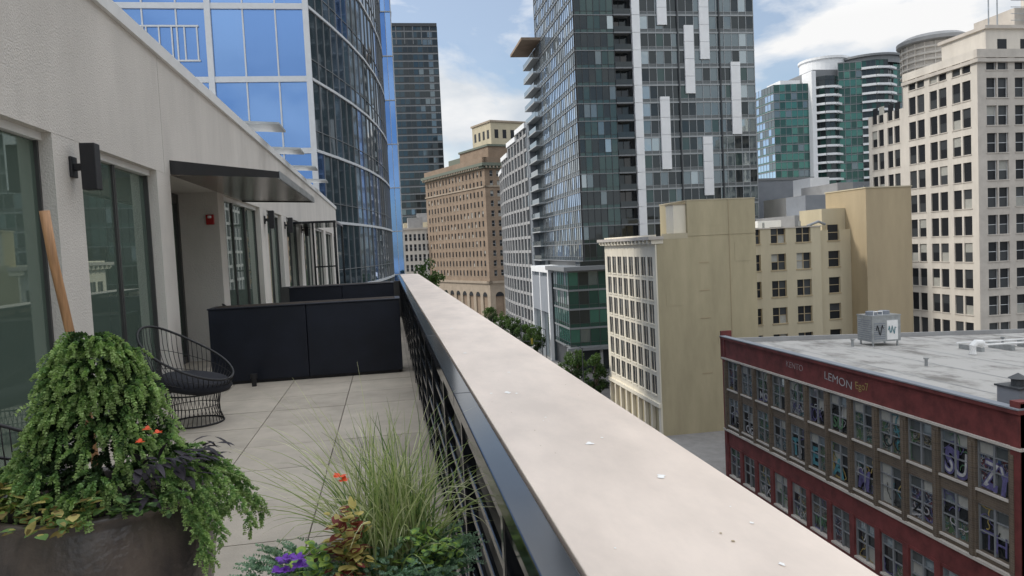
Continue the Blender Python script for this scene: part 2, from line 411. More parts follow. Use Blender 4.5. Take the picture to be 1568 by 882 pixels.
chair(-1.98, 7.75, math.radians(-20)); chair(-2.2, 4.75, math.radians(75), .84); chair(-2.15, 12.3, math.radians(20), .95)
b = MB(); b.tube([(-1.40,3.82,-1.6),(-1.455,3.78,-.6),(-1.52,3.72,.05),(-1.535,3.71,.27)], .019, wood, 12, .022); b.done('wooden_pole', smooth=True)
# ------------------------------------------------------------------ pots + plants
def pot(c, r, h, name, sc=1):
    b = MB(); prof = [(0,0),(.62,0),(.70,.02),(.86,.2),(.985,.45),(1.02,.62),(.99,.82),(.93,.93),(.92,.955),(.96,.975),(.97,.99),(.95,1.0),(.9,1.0),(.87,.97),(.87,.9)]
    b.lathe(c, [(p*r, q*h) for p, q in prof], pot_m, 56)
    b.lathe(c, [(.87*r,.93*h),(0,.93*h)], soil, 56)
    return b.done(name, smooth=True)
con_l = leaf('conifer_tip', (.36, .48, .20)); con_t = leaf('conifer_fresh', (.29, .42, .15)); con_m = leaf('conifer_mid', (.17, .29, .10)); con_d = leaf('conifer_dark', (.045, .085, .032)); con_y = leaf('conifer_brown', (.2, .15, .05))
def rv():
    while 1:
        v = Vector((R.uniform(-1,1), R.uniform(-1,1), R.uniform(-1,1)))
        if .1 < v.length < 1: return v.normalized()
def sprig(b, p, d, L, droop, ms, nl=.02, w=.0036, n=20, per=5, pw=.7, tp=.55):
    p = Vector(p); d = Vector(d).normalized(); st = L/n
    for i in range(n):
        t = i/n; d = (d+Vector((0,0,-droop*st*10))).normalized(); p = p+d*st
        m = ms[min(len(ms)-1, int(t*len(ms)))]
        s_ = nl*(1-tp*t)*R.uniform(.8, 1.2)
        for q in range(per):
            r = rv(); r = (r-d*r.dot(d)); 
            if r.length < .1: continue
            r.normalize(); dirn = (d*R.uniform(.5,1)+r*pw).normalized(); side = dirn.cross(rv()).normalized()*w
            tip = p+dirn*s_
            b.poly([p-side*.5, p+dirn*s_*.5-side, tip, p+dirn*s_*.5+side], m)
PC = Vector((-1.16, 3.08, -1.6))
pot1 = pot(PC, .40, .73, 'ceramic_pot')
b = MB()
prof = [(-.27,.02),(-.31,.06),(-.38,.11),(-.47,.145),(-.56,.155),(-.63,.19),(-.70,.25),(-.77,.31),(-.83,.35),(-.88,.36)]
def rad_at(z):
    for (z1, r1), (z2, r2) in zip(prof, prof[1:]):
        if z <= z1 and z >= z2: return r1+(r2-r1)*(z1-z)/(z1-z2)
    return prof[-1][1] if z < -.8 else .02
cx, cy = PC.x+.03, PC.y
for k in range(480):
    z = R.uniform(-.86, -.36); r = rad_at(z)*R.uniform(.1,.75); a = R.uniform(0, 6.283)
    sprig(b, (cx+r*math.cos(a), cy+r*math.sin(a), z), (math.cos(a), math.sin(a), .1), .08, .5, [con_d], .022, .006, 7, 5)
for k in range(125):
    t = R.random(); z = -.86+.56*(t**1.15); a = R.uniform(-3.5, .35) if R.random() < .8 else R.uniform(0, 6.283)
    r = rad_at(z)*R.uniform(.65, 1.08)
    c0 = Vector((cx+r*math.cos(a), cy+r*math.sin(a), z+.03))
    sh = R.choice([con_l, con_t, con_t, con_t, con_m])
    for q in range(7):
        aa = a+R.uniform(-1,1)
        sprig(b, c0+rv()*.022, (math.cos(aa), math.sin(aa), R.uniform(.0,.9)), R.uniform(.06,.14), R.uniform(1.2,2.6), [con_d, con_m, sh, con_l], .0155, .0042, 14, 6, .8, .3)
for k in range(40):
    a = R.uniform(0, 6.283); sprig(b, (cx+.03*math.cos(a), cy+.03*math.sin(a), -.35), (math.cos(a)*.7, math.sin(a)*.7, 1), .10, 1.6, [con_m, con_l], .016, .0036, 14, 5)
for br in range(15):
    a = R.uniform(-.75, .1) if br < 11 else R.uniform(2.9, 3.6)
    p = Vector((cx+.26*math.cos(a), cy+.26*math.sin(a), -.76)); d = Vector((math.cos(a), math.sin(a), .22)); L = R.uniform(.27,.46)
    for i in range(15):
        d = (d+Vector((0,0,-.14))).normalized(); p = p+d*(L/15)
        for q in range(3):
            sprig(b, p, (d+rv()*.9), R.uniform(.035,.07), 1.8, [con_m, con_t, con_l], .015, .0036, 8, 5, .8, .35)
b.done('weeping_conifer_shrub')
def leafblade(b, p, d, L, w, m, bend=.5, up=Vector((0,0,1)), n=4):
    p = Vector(p); d = Vector(d).normalized(); side = d.cross(up)
    if side.length < .05: side = Vector((1,0,0))
    side.normalize(); pl = p-side*.001; pr = p+side*.001
    for i in range(n):
        t = (i+1)/n; d = (d+Vector((0,0,-bend/n))).normalized(); p = p+d*L/n
        ww = w*math.sin(math.pi*min(.98, t*.85+.12)) if i < n-1 else .0005
        a, c = p-side*ww, p+side*ww
        b.poly([pl, pr, c, a], m); pl, pr = a, c
blackl = leaf('sweet_potato_leaf', (.03, .024, .034), .1)
col_y = leaf('coleus_yellow', (.52, .44, .16)); col_r = leaf('coleus_maroon', (.20, .045, .04)); lime = leaf('lime_leaf', (.28, .40, .08))
orange = mat('orange_petal', (.80, .09, .02), .6, var=.2); purple = mat('purple_petal', (.15, .04, .38), .6, var=.2)
b = MB()
for k in range(95):
    a = R.uniform(-1.0, .15); r = R.uniform(.29,.42); p = (cx+r*math.cos(a), cy+r*math.sin(a), -.82+R.uniform(0,.12))
    leafblade(b, p, (math.cos(a)+R.uniform(-.8,.8), math.sin(a)+R.uniform(-.8,.8), R.uniform(-.2,1)), R.uniform(.06,.11), R.uniform(.008,.016), blackl, .9)
b.done('dark_sweet_potato_vine')
def coleus(name, c, n, spread, h, ms, sz=.03, a0=0, a1=6.28):
    b = MB()
    for k in range(n):
        a = R.uniform(a0, a1); r = spread*math.sqrt(R.random()); p = Vector((c[0]+r*math.cos(a), c[1]+r*math.sin(a), c[2]+R.uniform(0, h)))
        d = Vector((R.uniform(-1,1), R.uniform(-1,1), R.uniform(-.1,.8)))
        m = R.choice(ms); L = sz*R.uniform(.7,1.4); leafblade(b, p, d, L, L*.36, m, .8, n=5)
        if len(ms) > 1: leafblade(b, p+Vector((0,0,.002)), d, L*.7, L*.17, ms[(ms.index(m)+1) % len(ms)], .8, n=4)
    return b.done(name)
coleus('coleus', (cx-.33, cy-.26, -.88), 130, .12, .12, [col_y, con_y, lime], .045)
coleus('coleus', (cx-.02, cy-.38, -.87), 80, .14, .08, [con_y, con_m, col_y], .042)
coleus('coleus', (cx+.22, cy-.30, -.88), 60, .09, .06, [con_m, con_d], .04)
def flower(b, c, r, m):
    for q in range(6):
        a = 2*math.pi*q/6+R.random(); leafblade(b, c, (math.cos(a), math.sin(a)*.6-.3, .5), r, r*.45, m, .6, n=4)
b = MB()
for px, py, pz in ((.23,-.22,-.60),(.26,-.2,-.62),(-.42,-.28,-.76),(-.40,-.3,-.82),(.21,-.24,-.64),(-.46,-.25,-.79)): flower(b, (cx+px, cy+py, pz), .018, orange)
b.done('orange_flowers')
QC = Vector((-.10, 2.13, -1.6)); ZR = -.89
pot2 = pot(QC, .265, .71, 'ceramic_pot')
gr1 = leaf('grass_blade', (.30, .37, .15)); gr2 = leaf('grass_blade_pale', (.56, .57, .36)); gr3 = leaf('grass_blade_dark', (.13, .21, .08))
def blade(b, p, d, L, w, m, droop, n=10):
    p = Vector(p); d = Vector(d).normalized(); side = d.cross(Vector((R.uniform(-1,1), R.uniform(-1,1), .3))).normalized()
    pl, pr = p-side*w*.5, p+side*w*.5
    for i in range(n):
        t = (i+1)/n; d = (d+Vector((0,0,-droop*t/n*2))).normalized(); p = p+d*L/n; ww = w*(1-t**2)*.5+.0003
        a, c = p-side*ww, p+side*ww; b.poly([pl, pr, c, a], m); pl, pr = a, c
b = MB()
for k in range(560):
    a = R.uniform(0, 6.283); tilt = abs(R.gauss(0, .42))
    o = (QC.x+.08+.05*R.gauss(0,1), QC.y+.06+.05*R.gauss(0,1), -.94)
    blade(b, o, (math.cos(a)*tilt, math.sin(a)*tilt*.8, 1), R.uniform(.22,.50), R.uniform(.0035,.0065), R.choice([gr1,gr1,gr2,gr2,gr3]), R.uniform(.5,2.3))
for k in range(60):
    a = R.uniform(2.1, 3.9) if k < 34 else R.uniform(-1.5, 3); t = R.uniform(.25, .95)
    blade(b, (QC.x+.05, QC.y+.05, -.94), (math.cos(a)*t, math.sin(a)*t*.6, 1), R.uniform(.45,.68), .0028, R.choice([gr2, gr1]), R.uniform(.4,1.5), 14)
b.done('ornamental_grass')
sed = leaf('sedum_leaf', (.27, .40, .30)); sed2 = leaf('sedum_leaf_dark', (.11, .20, .13))
b = MB()
for k in range(480):
    a = R.uniform(0, 6.283); r = .30*math.sqrt(R.random())
    if math.sin(a) > .5: continue
    p = (QC.x+r*math.cos(a)-.02, QC.y+r*math.sin(a), ZR+R.uniform(-.01,.05)*(1.2-r/.30))
    sprig(b, p, (math.cos(a)*.8+R.uniform(-.4,.4), math.sin(a)*.8+R.uniform(-.4,.4), R.uniform(.3,1)), R.uniform(.04,.08), .9, [sed2, sed, sed], .013, .0028, 10, 5)
b.done('trailing_sedum')
coleus('coleus', (QC.x-.05, QC.y-.12, ZR+.03), 105, .05, .17, [col_y, col_y, col_r], .034)
coleus('coleus', (QC.x+.18, QC.y-.08, ZR), 130, .09, .11, [con_m, lime, con_d], .026)
coleus('coleus', (QC.x-.13, QC.y-.08, ZR), 90, .08, .09, [lime, con_m, lime], .03)
b = MB()
flower(b, (QC.x-.065, QC.y-.04, -.615), .020, orange); flower(b, (QC.x-.055, QC.y-.05, -.625), .016, orange); flower(b, (QC.x-.05, QC.y-.14, ZR+.02), .018, orange)
b.tube([(QC.x-.06,QC.y-.02,-.625),(QC.x-.03,QC.y,-.95)], .0012, con_m, 4)
b.done('orange_flowers')
b = MB()
for k in range(9): flower(b, (QC.x-.19+R.uniform(-.04,.03), QC.y-.15+R.uniform(-.02,.02), ZR+.085+R.uniform(-.03,.02)), .020, purple)
b.done('purple_pansy')
# ------------------------------------------------------------------ blue curved tower
b = MB()
gb = [(gl_blue,3),(gl_blue2,2)]
zt = 62; zk = 11.5-4.6*8
FF, LL = curtain(b, (-16.2,50), (-4.2,50), zk, zt, 2.05, 4.6, gb, mull_w, .09, .36, mull_w, .0, None, .02, .10)
for a in (5.9, 0.1, 11.9): b.fbox(FF, a-.18, a+.18, -.05, .22, zk, zt, mull_w)
for f in range(2, 18):
    z = zk+4.6*f
    for q in range(6): b.fbox(FF, 1.4+q*.75, 1.48+q*.75, 0, .12, z+1.2, z+3.3, mull_w)
    b.fbox(FF, 1.4, 5.3, 0, .13, z+1.15, z+1.25, mull_w); b.fbox(FF, 1.4, 5.3, 0, .13, z+3.3, z+3.4, mull_w)
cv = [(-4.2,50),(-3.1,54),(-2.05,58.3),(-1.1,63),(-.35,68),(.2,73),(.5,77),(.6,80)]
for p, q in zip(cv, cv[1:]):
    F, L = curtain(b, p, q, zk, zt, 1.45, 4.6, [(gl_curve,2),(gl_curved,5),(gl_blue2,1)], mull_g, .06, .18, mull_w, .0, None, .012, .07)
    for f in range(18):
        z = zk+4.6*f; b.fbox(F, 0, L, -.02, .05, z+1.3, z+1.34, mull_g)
curtain(b, (.6,80), (1.75,80), zk, zt, .57, 4.6, gb, mull_w, .05, .1, mull_w, 0)
curtain(b, (1.75,80), (1.75,104), zk, zt, 2.4, 4.6, gb, mull_w, .05, .1, mull_w, 0)
b.poly([(-16.2,50,zt),(-4.2,50,zt),(-2,58,zt),(.2,73,zt),(1.7,80,zt),(1.7,104,zt),(-16.2,104,zt)], concrete)
b.poly([(-16.2,104,zk),(-16.2,50,zk),(-16.2,50,zt),(-16.2,104,zt)], gl_blue2)
b.box(-17.6, -16.25, 49.6, 52, G, zt, mull_w)
b.done('blue_glass_office_tower')
# ------------------------------------------------------------------ slim dark tower
b = MB()
dk = [(gl_curved,4),(gl_dark,4),(gl_mid,2),(gl_curve,1)]
curtain(b, (5.3,350), (28.6,350), G, 104, 2.3, 3.4, dk, mull_d, .25, .5, mull_g, .2, mull_d, col=.72)
b.box(5.4,28.5,350.2,372,G,103.5,mull_d)
for k in range(6): b.box(5.6+k*3.9,5.9+k*3.9,349.6,350,96,105.5,mull_g)
b.box(5.3,28.6,349.5,350.2,104,105.5,mull_d)
curtain(b, (5.3,372), (5.3,350), G, 104, 2.3, 3.4, dk, mull_d, .25, .5, mull_d, .2, mull_d)
b.done('dark_glass_highrise')
# ------------------------------------------------------------------ low white building far
b = MB()
masonry(b, (6,300), (22,300), G, 9, 8, [(G+4+k*4.1, G+6.6+k*4.1) for k in range(7)], 1.1, off_white, [(win_deep,3),(win_deep2,1)], mull_w, sill=off_white_d)
b.box(6.2,22,300.4,330,G,9,off_white); b.box(5.4,22.6,299.4,300.35,9,9.7,off_white_d); b.box(9,15,304,312,9,14,concrete)
b.done('white_office_block')
b = MB(); b.box(-40,60,420,440,G,-2,conc_d); b.box(8,22,331,345,G,13,tan2); b.box(14,19,331,335,13,17,concrete); b.done('distant_block')
# ------------------------------------------------------------------ hotel (rotated)
b = MB()
A = (34,250); B = (16.5,297); dx, dy = (A[0]-B[0])/50.15, (A[1]-B[1])/50.15
Cc = (A[0]+(-dy)*32, A[1]+dx*32)
hg = [(win_deep,4),(win_deep2,2),(blind,1.0)]
rws = [(G+14.5+k*3.4, G+16.5+k*3.4) for k in range(12)]
masonry(b, B, A, G+12, 31-3, 17, rws, 1.2, hotel_br, hg, None, .2, 1.2, hotel_st)
masonry(b, A, Cc, G+12, 31-3, 11, rws, 1.2, hotel_br, hg, mull_w, .3, 1.2, hotel_st)
for p0, p1, n in ((B,A,9),(A,Cc,6)):
    F, L = frame(p0, p1)
    masonry(b, p0, p1, G, G+12, n, [(G+.8, G+7.5)], 3.3, hotel_st, [(win_deep,2),(win_deep2,1)], None, .8, 1.2, None, 2, 2)
    st = (L-2.4)/n
    for i in range(n):
        c = 1.2+st*(i+.5); pts = []
        for q in range(9):
            a = math.pi*q/8; pts.append((c+1.65*math.cos(a), G+7.5+1.5*math.sin(a)))
        b.poly([(F[0][0]+F[1][0]*a_+F[2][0]*.02, F[0][1]+F[1][1]*a_+F[2][1]*.02, z_) for a_, z_ in pts], win_deep)
    b.fbox(F, -.5, L+.5, -1, .5, G+12, G+12.8, hotel_st)
    b.fbox(F, -.3, L+.3, -1, .3, 20.9, 21.4, hotel_st)
    b.fbox(F, -1.2, L+1.2, -1, 1.3, 28, 29.0, hotel_cor); b.fbox(F, -.8, L+.8, -1, .8, 27.2, 28, hotel_cor)
    b.fbox(F, -.2, L+.2, -1, .2, 29.0, 31, hotel_br)
    for i in range(int(L/1.4)): b.fbox(F, i*1.4, i*1.4+.5, .8, 1.2, 27.3, 27.95, hotel_st)
F, L = frame(B, A)
b.fbox(F, .4, L-.4, -31, -.4, G, 30.5, hotel_br)
b.fbox(F, 26, 48, -20, -3, 30.5, 35, hotel_br); b.fbox(F, 25.6, 48.4, -20.4, -2.6, 35, 35.7, hotel_cor)
b.fbox(F, 14, 25.5, -14, -4, 30.5, 34, hotel_cor)
b.fbox(F, 33, 47, -19, -5, 35.7, 43.5, tan2); b.fbox(F, 32.6, 47.4, -19.4, -4.6, 43.5, 44.1, hotel_st)
for q in range(4): 
    b.fbox(F, 34.5+q*3.2, 36+q*3.2, -5, -4.97, 38, 41, win_deep)
    b.fbox(F, 47, 47.03, -17.5+q*3.2, -16+q*3.2, 38, 41, win_deep)
b.done('brick_hotel')
# ------------------------------------------------------------------ modern grey building with curved roofline
b = MB()
pts = [(35.6,226),(34.6,214),(34.4,202),(34.7,190),(35.0,178)]
for (p, q, zt_) in zip(pts, pts[1:], (23, 26, 28.5, 30)):
    F, L = curtain(b, p, q, G+5, zt_-1.2, 2.2, 3.55, [(gl_mid,2),(gl_dark,6),(win_deep,3)], mull_g, .12, .7, concrete, 0, None, .012, .16)
    for a in range(0, 3): b.fbox(F, a*L/3, a*L/3+.9, -.1, .3, G, zt_-1, concrete)
    b.fbox(F, 0, L, -.1, .6, zt_-1.2, zt_, white_pan); b.fbox(F, .3, L-.3, -14, -.2, G, zt_-1.4, conc_d)
b.box(35.1,56,178,178.5,G,29.9,conc_d); b.box(35.0,35.6,177.9,178.55,G,30.1,white_pan)
b.done('grey_apartment_building')
# ------------------------------------------------------------------ main glass tower
b = MB()
TY = 137.0; TXL = 36.9; TXR = 73.0; TZ = 78
tg = [(gl_mid,4),(gl_dark,6),(gl_teal,2.5),(gl_lite,1.2),(blind,.25)]
z0 = -3.3
curtain(b, (TXL,TY), (44.6,TY), z0, TZ, 1.28, 3.3, [(gl_mid,1.5),(gl_dark,5),(gl_teal,4),(gl_lite,.4)], mull_d, .10, .16, mull_g, .22, gl_teal, .02, .1, col=.4)
curtain(b, (49.8,TY), (TXR,TY), z0, TZ, 1.55, 3.3, tg, mull_l, .10, .28, mull_l, .22, spand_g, .02, .1, col=.6)
curtain(b, (44.6,TY+1.7), (47.9,TY+1.7), z0, TZ, 1.6, 3.3, [(win_dark,4),(gl_dark,3)], mull_d, .1, .1, mull_d, 0)
F, L = frame((44.6,TY), (47.9,TY))
for f in range(25):
    z = z0+3.3*f; b.fbox(F, 0, L, -1.7, .35, z-.13, z+.13, mull_g); b.fbox(F, .02, L-.02, .28, .32, z+.14, z+1.15, gl_dark)
b.box(44.55,44.6,TY,TY+1.7,z0,TZ,mull_d)
for f in range(25): b.box(48.2, 49.75, TY-.35, TY+.5, z0+3.3*f+.04, z0+3.3*(f+1)-.04, white_pan)
b.box(48.9,49.8,TY-.2,TY+1.7,z0,TZ,white_pan)
F, L = frame((0,TY), (1,TY))
for x, za, zb in ((54.2,13.6,27.5),(59.5,28,41),(62.7,8.3,19.7),(62.7,34.5,47.5),(68.9,20,34),(54.2,41,52),(68.9,48,60),(59.5,55,66)):
    z = za
    while z < zb-.1:
        b.fbox(F, x-.95, x+.95, .0, .42, z+.03, min(z+3.3, zb)-.03, white_pan); z += 3.3
for x in (57.3, 65.8): b.fbox(F, x-.12, x+.12, 0, .35, z0, TZ, mull_d)
lg = [(gl_sky,5),(gl_lite,2),(gl_mid,2)]
curtain(b, (TXL,172), (TXL,TY), z0, TZ, 1.5, 3.3, lg, mull_g, .1, .16, mull_g, .25, gl_mid, .02, .1)
curtain(b, (TXR,TY), (TXR,172), z0, TZ, 1.5, 3.3, tg, mull_g, .1, .16, mull_g, .25, gl_mid, .02, .1)
b.box(TXL-.1,TXL+.25,TY-.1,TY+.25,z0,TZ,mull_d)
F, L = frame((TXL,180), (TXL,168))
for f in range(15):
    z = z0+3.3*f; b.fbox(F, 0, L, 0, 1.7, z-.13, z+.13, mull_l); b.fbox(F, .1, L-.1, 1.6, 1.66, z+.14, z+1.15, gl_mid)
b.fbox(F, -1, L+2, 0, 4.5, 46.4, 47.0, hotel_br); b.fbox(F, .2, L-.2, -6, .02, G, 46.3, gl_mid)
b.box(TXL+.2,44.5,TY+.2,171.8,G,TZ-.1,mull_d); b.box(44.5,49.7,TY+2,171.8,G,TZ-.1,mull_d); b.box(49.7,TXR-.2,TY+.2,171.8,G,TZ-.1,mull_d)
curtain(b, (33.3,TY-1.5), (76,TY-1.5), G+4.5, -5.0, 1.9, 3.6, [(gl_green,2),(gl_greend,3),(gl_dark,2),(gl_mid,1)], mull_d, .1, .35, mull_g, .25, gl_greend, .015)
curtain(b, (33.3,148), (33.3,TY-1.5), G+4.5, -5.0, 1.9, 3.6, [(gl_green,3),(gl_lite,2),(gl_dark,1)], mull_d, .1, .35, mull_g, .25, gl_greend, .015)
b.box(32.3,76.5,TY-2.6,TY+14,-4.95,-4.2,mull_g); b.box(33.6,76,TY-1.2,160,G,-5,mull_d); b.box(32.5,76.5,TY-2.4,TY-1.45,G+3.9,G+4.5,mull_g)
for k in range(8): b.box(33.4+k*5.5,33.9+k*5.5,TY-1.9,TY-1.3,G,G+3.9,concrete)
b.box(34.5,75.5,TY-1.25,TY-1.21,G,G+3.9,gl_dark)
b.box(36,73,TY-.6,TY+3,-4.2,-3.3,gl_dark)
b.box(32.4,38,149,167,-5.6,-4.4,white_pan); b.box(32.4,33.1,149,150,G,-5.6,white_pan); b.box(32.4,33.1,166,167,G,-5.6,white_pan); b.box(32.45,33.1,150,166,-14,-6.5,conc_d)
b.box(32.42,33.1,157.5,158.1,G,-5.6,white_pan)
b.box(33.1,38,149.2,166.8,G,-5.6,gl_mid)
b.done('glass_apartment_tower')
# ------------------------------------------------------------------ cream / tan building
b = MB()
cg = [(win_deep,5),(win_deep2,1.5)]
rws = [(G+5.0+k*2.93, G+7.35+k*2.93) for k in range(6)]
masonry(b, (31.8,106), (31.8,85), G+4, .7, 8, rws, 1.75, cream, cg, None, .12, .8, None, 1, 2)
F, L = frame((31.8,106), (31.8,85))
b.fbox(F, -.8, L+.3, -1, .9, .1, .5, off_white_d); b.fbox(F, -.4, L+.1, -1, .5, -.4, .09, cream); b.fbox(F, -.2, L-.01, -.5, .25, G+3.6, G+4.1, cream)
for i in range(8): b.fbox(F, i*2.5, i*2.5+.45, -.4, .05, G, G+3.6, cream)
b.fbox(F, 20.3, 20.98, -.4, .05, G, G+3.6, cream)
b.fbox(F, 0.1, L-.1, -.6, -.41, G, G+3.6, win_deep)
for i in range(15): b.fbox(F, i*1.45, i*1.45+.3, .5, .8, -.25, .09, cream)
for r_ in rws:
    for i in range(8):
        a = .8+2.425*(i+.5); b.fbox(F, a-.04, a+.04, -.12, -.06, r_[0], r_[1], cream); b.fbox(F, a-.92, a+.92, -.1, .1, r_[0]-.16, r_[0]-.002, cream)
b.box(32.2,44.8,85.02,105.8,G,.35,tan); b.box(31.985,44.8,84.985,85.3,G,.1,tan); b.box(31.81,31.98,84.99,85.1,G,G+4,cream); b.box(32.8,35.98,84.97,85.3,.1,.75,tan2)
b.box(36.0,44.8,84.97,94,.35,4.6,tan); b.box(34.4,35.98,85.4,87.8,.4,4.2,cream); b.box(34.3,36.1,85.3,87.9,4.2,4.35,tan3)
b.box(35.95,44.85,84.92,94.1,4.6,4.72,tan2)
for z in (-16.6,-9.8,-6.4,-3): b.box(37.3,38.6,84.95,84.98,z,z+.12,tan3)
for x0, z0_, w_, h_ in ((33,-8,2.2,1.6),(39.5,-13,3.2,1.2),(42,-3,2,2.4),(38,1.5,2.5,1.0)): b.box(x0,x0+w_,84.955,84.966,z0_,z0_+h_,tan)
b.box(41.3,41.36,84.93,84.96,G,4.5,tan3)
rw2 = [(G+1.6+k*3.55, G+3.7+k*3.55) for k in range(7)]
wg = [(win_deep,4),(win_deep2,2),(blind,1.8)]
masonry(b, (44.8,90.5), (57,90.5), G, .8, 3, rw2, 2.1, tan2, wg, tan3, .3, .7, tan3, 2, 2)
masonry(b, (57,91.4), (62,91.4), G, .3, 1, rw2, 1.7, tan2, wg, tan3, .3, .7, tan3, 1, 2)
b.box(44.81,57,90.9,106,G,.5,tan); b.box(57,62,91.85,106,G,.2,tan); b.box(44.81,57.1,90.4,90.9,.8,.95,off_white_d); b.box(56.98,57.02,90.52,91.4,G,.8,tan2)
b.box(62,68.6,88,97,G,5.5,tan3); b.box(61.9,68.7,87.9,97.1,5.5,5.65,tan2)
b.box(58.5,61.99,92.5,98,.3,3.2,tan2)
b.box(47,49,94,97,.5,2.6,galv); b.box(51,54.5,96,99,.5,2.0,white_metal)
for x in (46,50.2,55.5): b.tube([(x,93,.5),(x,93,1.7)], .16, galv, 8)
b.tube([(56,92,.95),(57.4,91.6,1.5),(58.6,92,1.1)], .18, conc_d, 8)
b.done('tan_apartment_building')
b = MB()
b.box(80,93,150,170,G,11.8,conc_d); b.box(79.8,93.2,149.8,150.2,11.8,12.3,mull_g); b.box(66,75,112,125,G,3.0,concrete); b.box(68,72,112.01,118,3,6.2,conc_d); b.box(75.1,78,114,125,G,8.2,concrete)
masonry(b, (78.5,128), (104,128), G, 7.0, 14, [(-2,.5),(2.5,4.8)], 1.2, off_white, [(win_dark,1)], None)
b.box(78.5,104,128.4,145,G,7.2,off_white); b.box(80,84,130,136,7.2,10.5,white_pan); b.box(86,95,130,138,7.2,9.4,conc_d)
for k in range(9): b.tube([(84.5+k*1.2,129,7.2),(84.5+k*1.2,129,8.6)], .12, galv, 6)
b.done('grey_rooftop_block')
# ------------------------------------------------------------------ pale terracotta building right
b = MB()
PX = 85; PY0 = 95; PY1 = 115.5
rw = [(G+2.8+k*3.95, G+5.6+k*3.95) for k in range(12)]
pg = [(win_deep,5),(win_deep2,2),(blind,.7)]
def duo(L, n, w, gap, m):
    st = (L-2*m)/n; o = []
    for i in range(n):
        c = m+st*(i+.5)
        o += [(c-gap/2-w, c-gap/2), (c+gap/2, c+gap/2+w)]
    return o
masonry(b, (PX,PY1-5), (PX,PY0), G, 24, 0, rw[:12], 1, off_white, pg, None, .22, 1, off_white_d, 1, 2, None, duo(15.5, 3, 1.6, .35, .7))
masonry(b, (PX,PY1+4), (PX,PY1-5), G, 19.8, 0, rw[:11], 1, off_white, pg, None, .22, 1, off_white_d, 1, 2, None, duo(9, 2, 1.35, .35, .5))
masonry(b, (PX,PY0), (PX+30,PY0), G, 24, 0, rw, 1, off_white_d, pg, mull_w, .35, 1, off_white_d, 1, 2, None, duo(30, 6, 1.65, .25, .9))  # front wall takes the darker copy, its shade put into the colour
b.box(PX+.5,PX+29.5,PY0+.5,PY1-5,G,23.8,off_white); b.box(PX+.5,PX+29,PY1-5,PY1+4,G,19.5,off_white)
F, L = frame((PX,PY1-5), (PX,PY0)); b.fbox(F, 0, L+.5, -.5, .35, 23.3, 23.8, off_white_d); b.fbox(F, -.02, L, -.5, .08, 24, 25.2, off_white)
F, L = frame((PX,PY0), (PX+30,PY0)); b.fbox(F, -.36, L, -.5, .36, 23.31, 23.81, off_white_d); b.fbox(F, -.085, L, -.5, .085, 24.0, 25.19, off_white_d)
b.box(91,118,100,109,24,29.5,off_white); b.box(97,118,101,109,29.5,33,off_white_d); b.box(90.6,118.4,99.6,109.4,29.5,30,off_white_d); b.box(103,110,101.01,106,33,36,off_white)
for k in range(5): b.box(93+k*4,94.6+k*4,99.97,100.2,25.5,28,win_deep)
for x in (92,93.5,98.4,101,103.2): b.tube([(x,100.5,29),(x,100.5,34.5)], .1, galv, 6)
for z in (31,32,33,34): b.tube([(96,100.6,z),(101,100.6,z)], .06, galv, 5)
for k in range(6): b.tube([(98+k*.9,99.2,24),(98+k*.9,99.2,31)], .05, galv, 5)
b.done('terracotta_office_building')
b = MB()
b.lathe((110,134,0), [(5.7,G),(5.7,36)], off_white_d, 40)
for z in range(6): b.lathe((110,134,30+z*1.2), [(5.7,0),(6.0,.1),(6.0,.4),(5.7,.5)], off_white, 40)
b.lathe((110,134,36), [(5.7,0),(6.6,.3),(6.6,1.0),(5.2,1.8),(2,2.4),(0,2.5)], concrete, 40)
for k in range(20):
    a = 2*math.pi*k/20; b.tube([(110+5.85*math.cos(a),134+5.85*math.sin(a),31),(110+5.85*math.cos(a),134+5.85*math.sin(a),36)], .12, off_white, 5)
b.done('round_tower')
# ------------------------------------------------------------------ green towers
b = MB()
gg = [(gl_green,4),(gl_greend,3),(gl_mid,1)]
curtain(b, (146,260), (159,258), G, 56, 2.3, 3.2, gg, mull_g, .15, .35, mull_g, .2, gl_greend)
curtain(b, (146,280), (146,260), G, 56, 2.3, 3.2, [(gl_sky,2),(gl_mid,2)], mull_g, .15, .35, mull_g, .2, gl_green)
b.box(146.3,159,260.4,280,G,55.8,mull_g); b.box(150,158,262,272,56,58,white_pan)
def banded(poly_, top, ext=1.3):
    for p, q in zip(poly_, poly_[1:]):
        F, L = curtain(b, p, q, G, top, 1.6, 3.1, [(gl_dark,3),(gl_greend,2)], mull_d, .1, .1, mull_d, 0)
        for f in range(int((top-G)/3.1)): b.fbox(F, -.05, L+.05, -.5, ext, G+3.1*f-.1, G+3.1*f+.7, white_pan)
b.box(158.9,160.6,255.5,262,G,60,white_pan)
banded([(160.7,257),(163.5,254.5),(167,254),(170,256)], 58)
curtain(b, (170,256), (178,253.5), G, 63, 2.0, 3.1, gg, mull_g, .2, .3, mull_g, .2, gl_greend)
banded([(178,253.5),(182,251),(187,251),(191,253.5)], 63)
curtain(b, (191,253.5), (200,255), G, 63.5, 2.2, 3.1, gg, mull_g, .2, .3, mull_g, .2, gl_greend)
curtain(b, (200,255), (207,266), G, 62, 2.2, 3.1, gg, mull_g, .2, .3, mull_g, .2, gl_greend)
b.box(161,200,258,280,G,61,mull_g)
b.lathe((172,268,58), [(9,0),(9,7.5),(9.5,7.7),(9.5,8.6),(0,8.8)], white_pan, 36)
b.lathe((187,263,62), [(12,0),(12,2.4),(12.8,2.6),(12.8,3.4),(0,3.6)], mull_g, 36)
b.done('green_glass_condo_tower')
b = MB()
curtain(b, (158,300), (171,300), G, 60, 2.2, 3.3, [(gl_blue2,1),(gl_curve,2),(gl_mid,1)], mull_g, .2, .4, conc_d, 0)
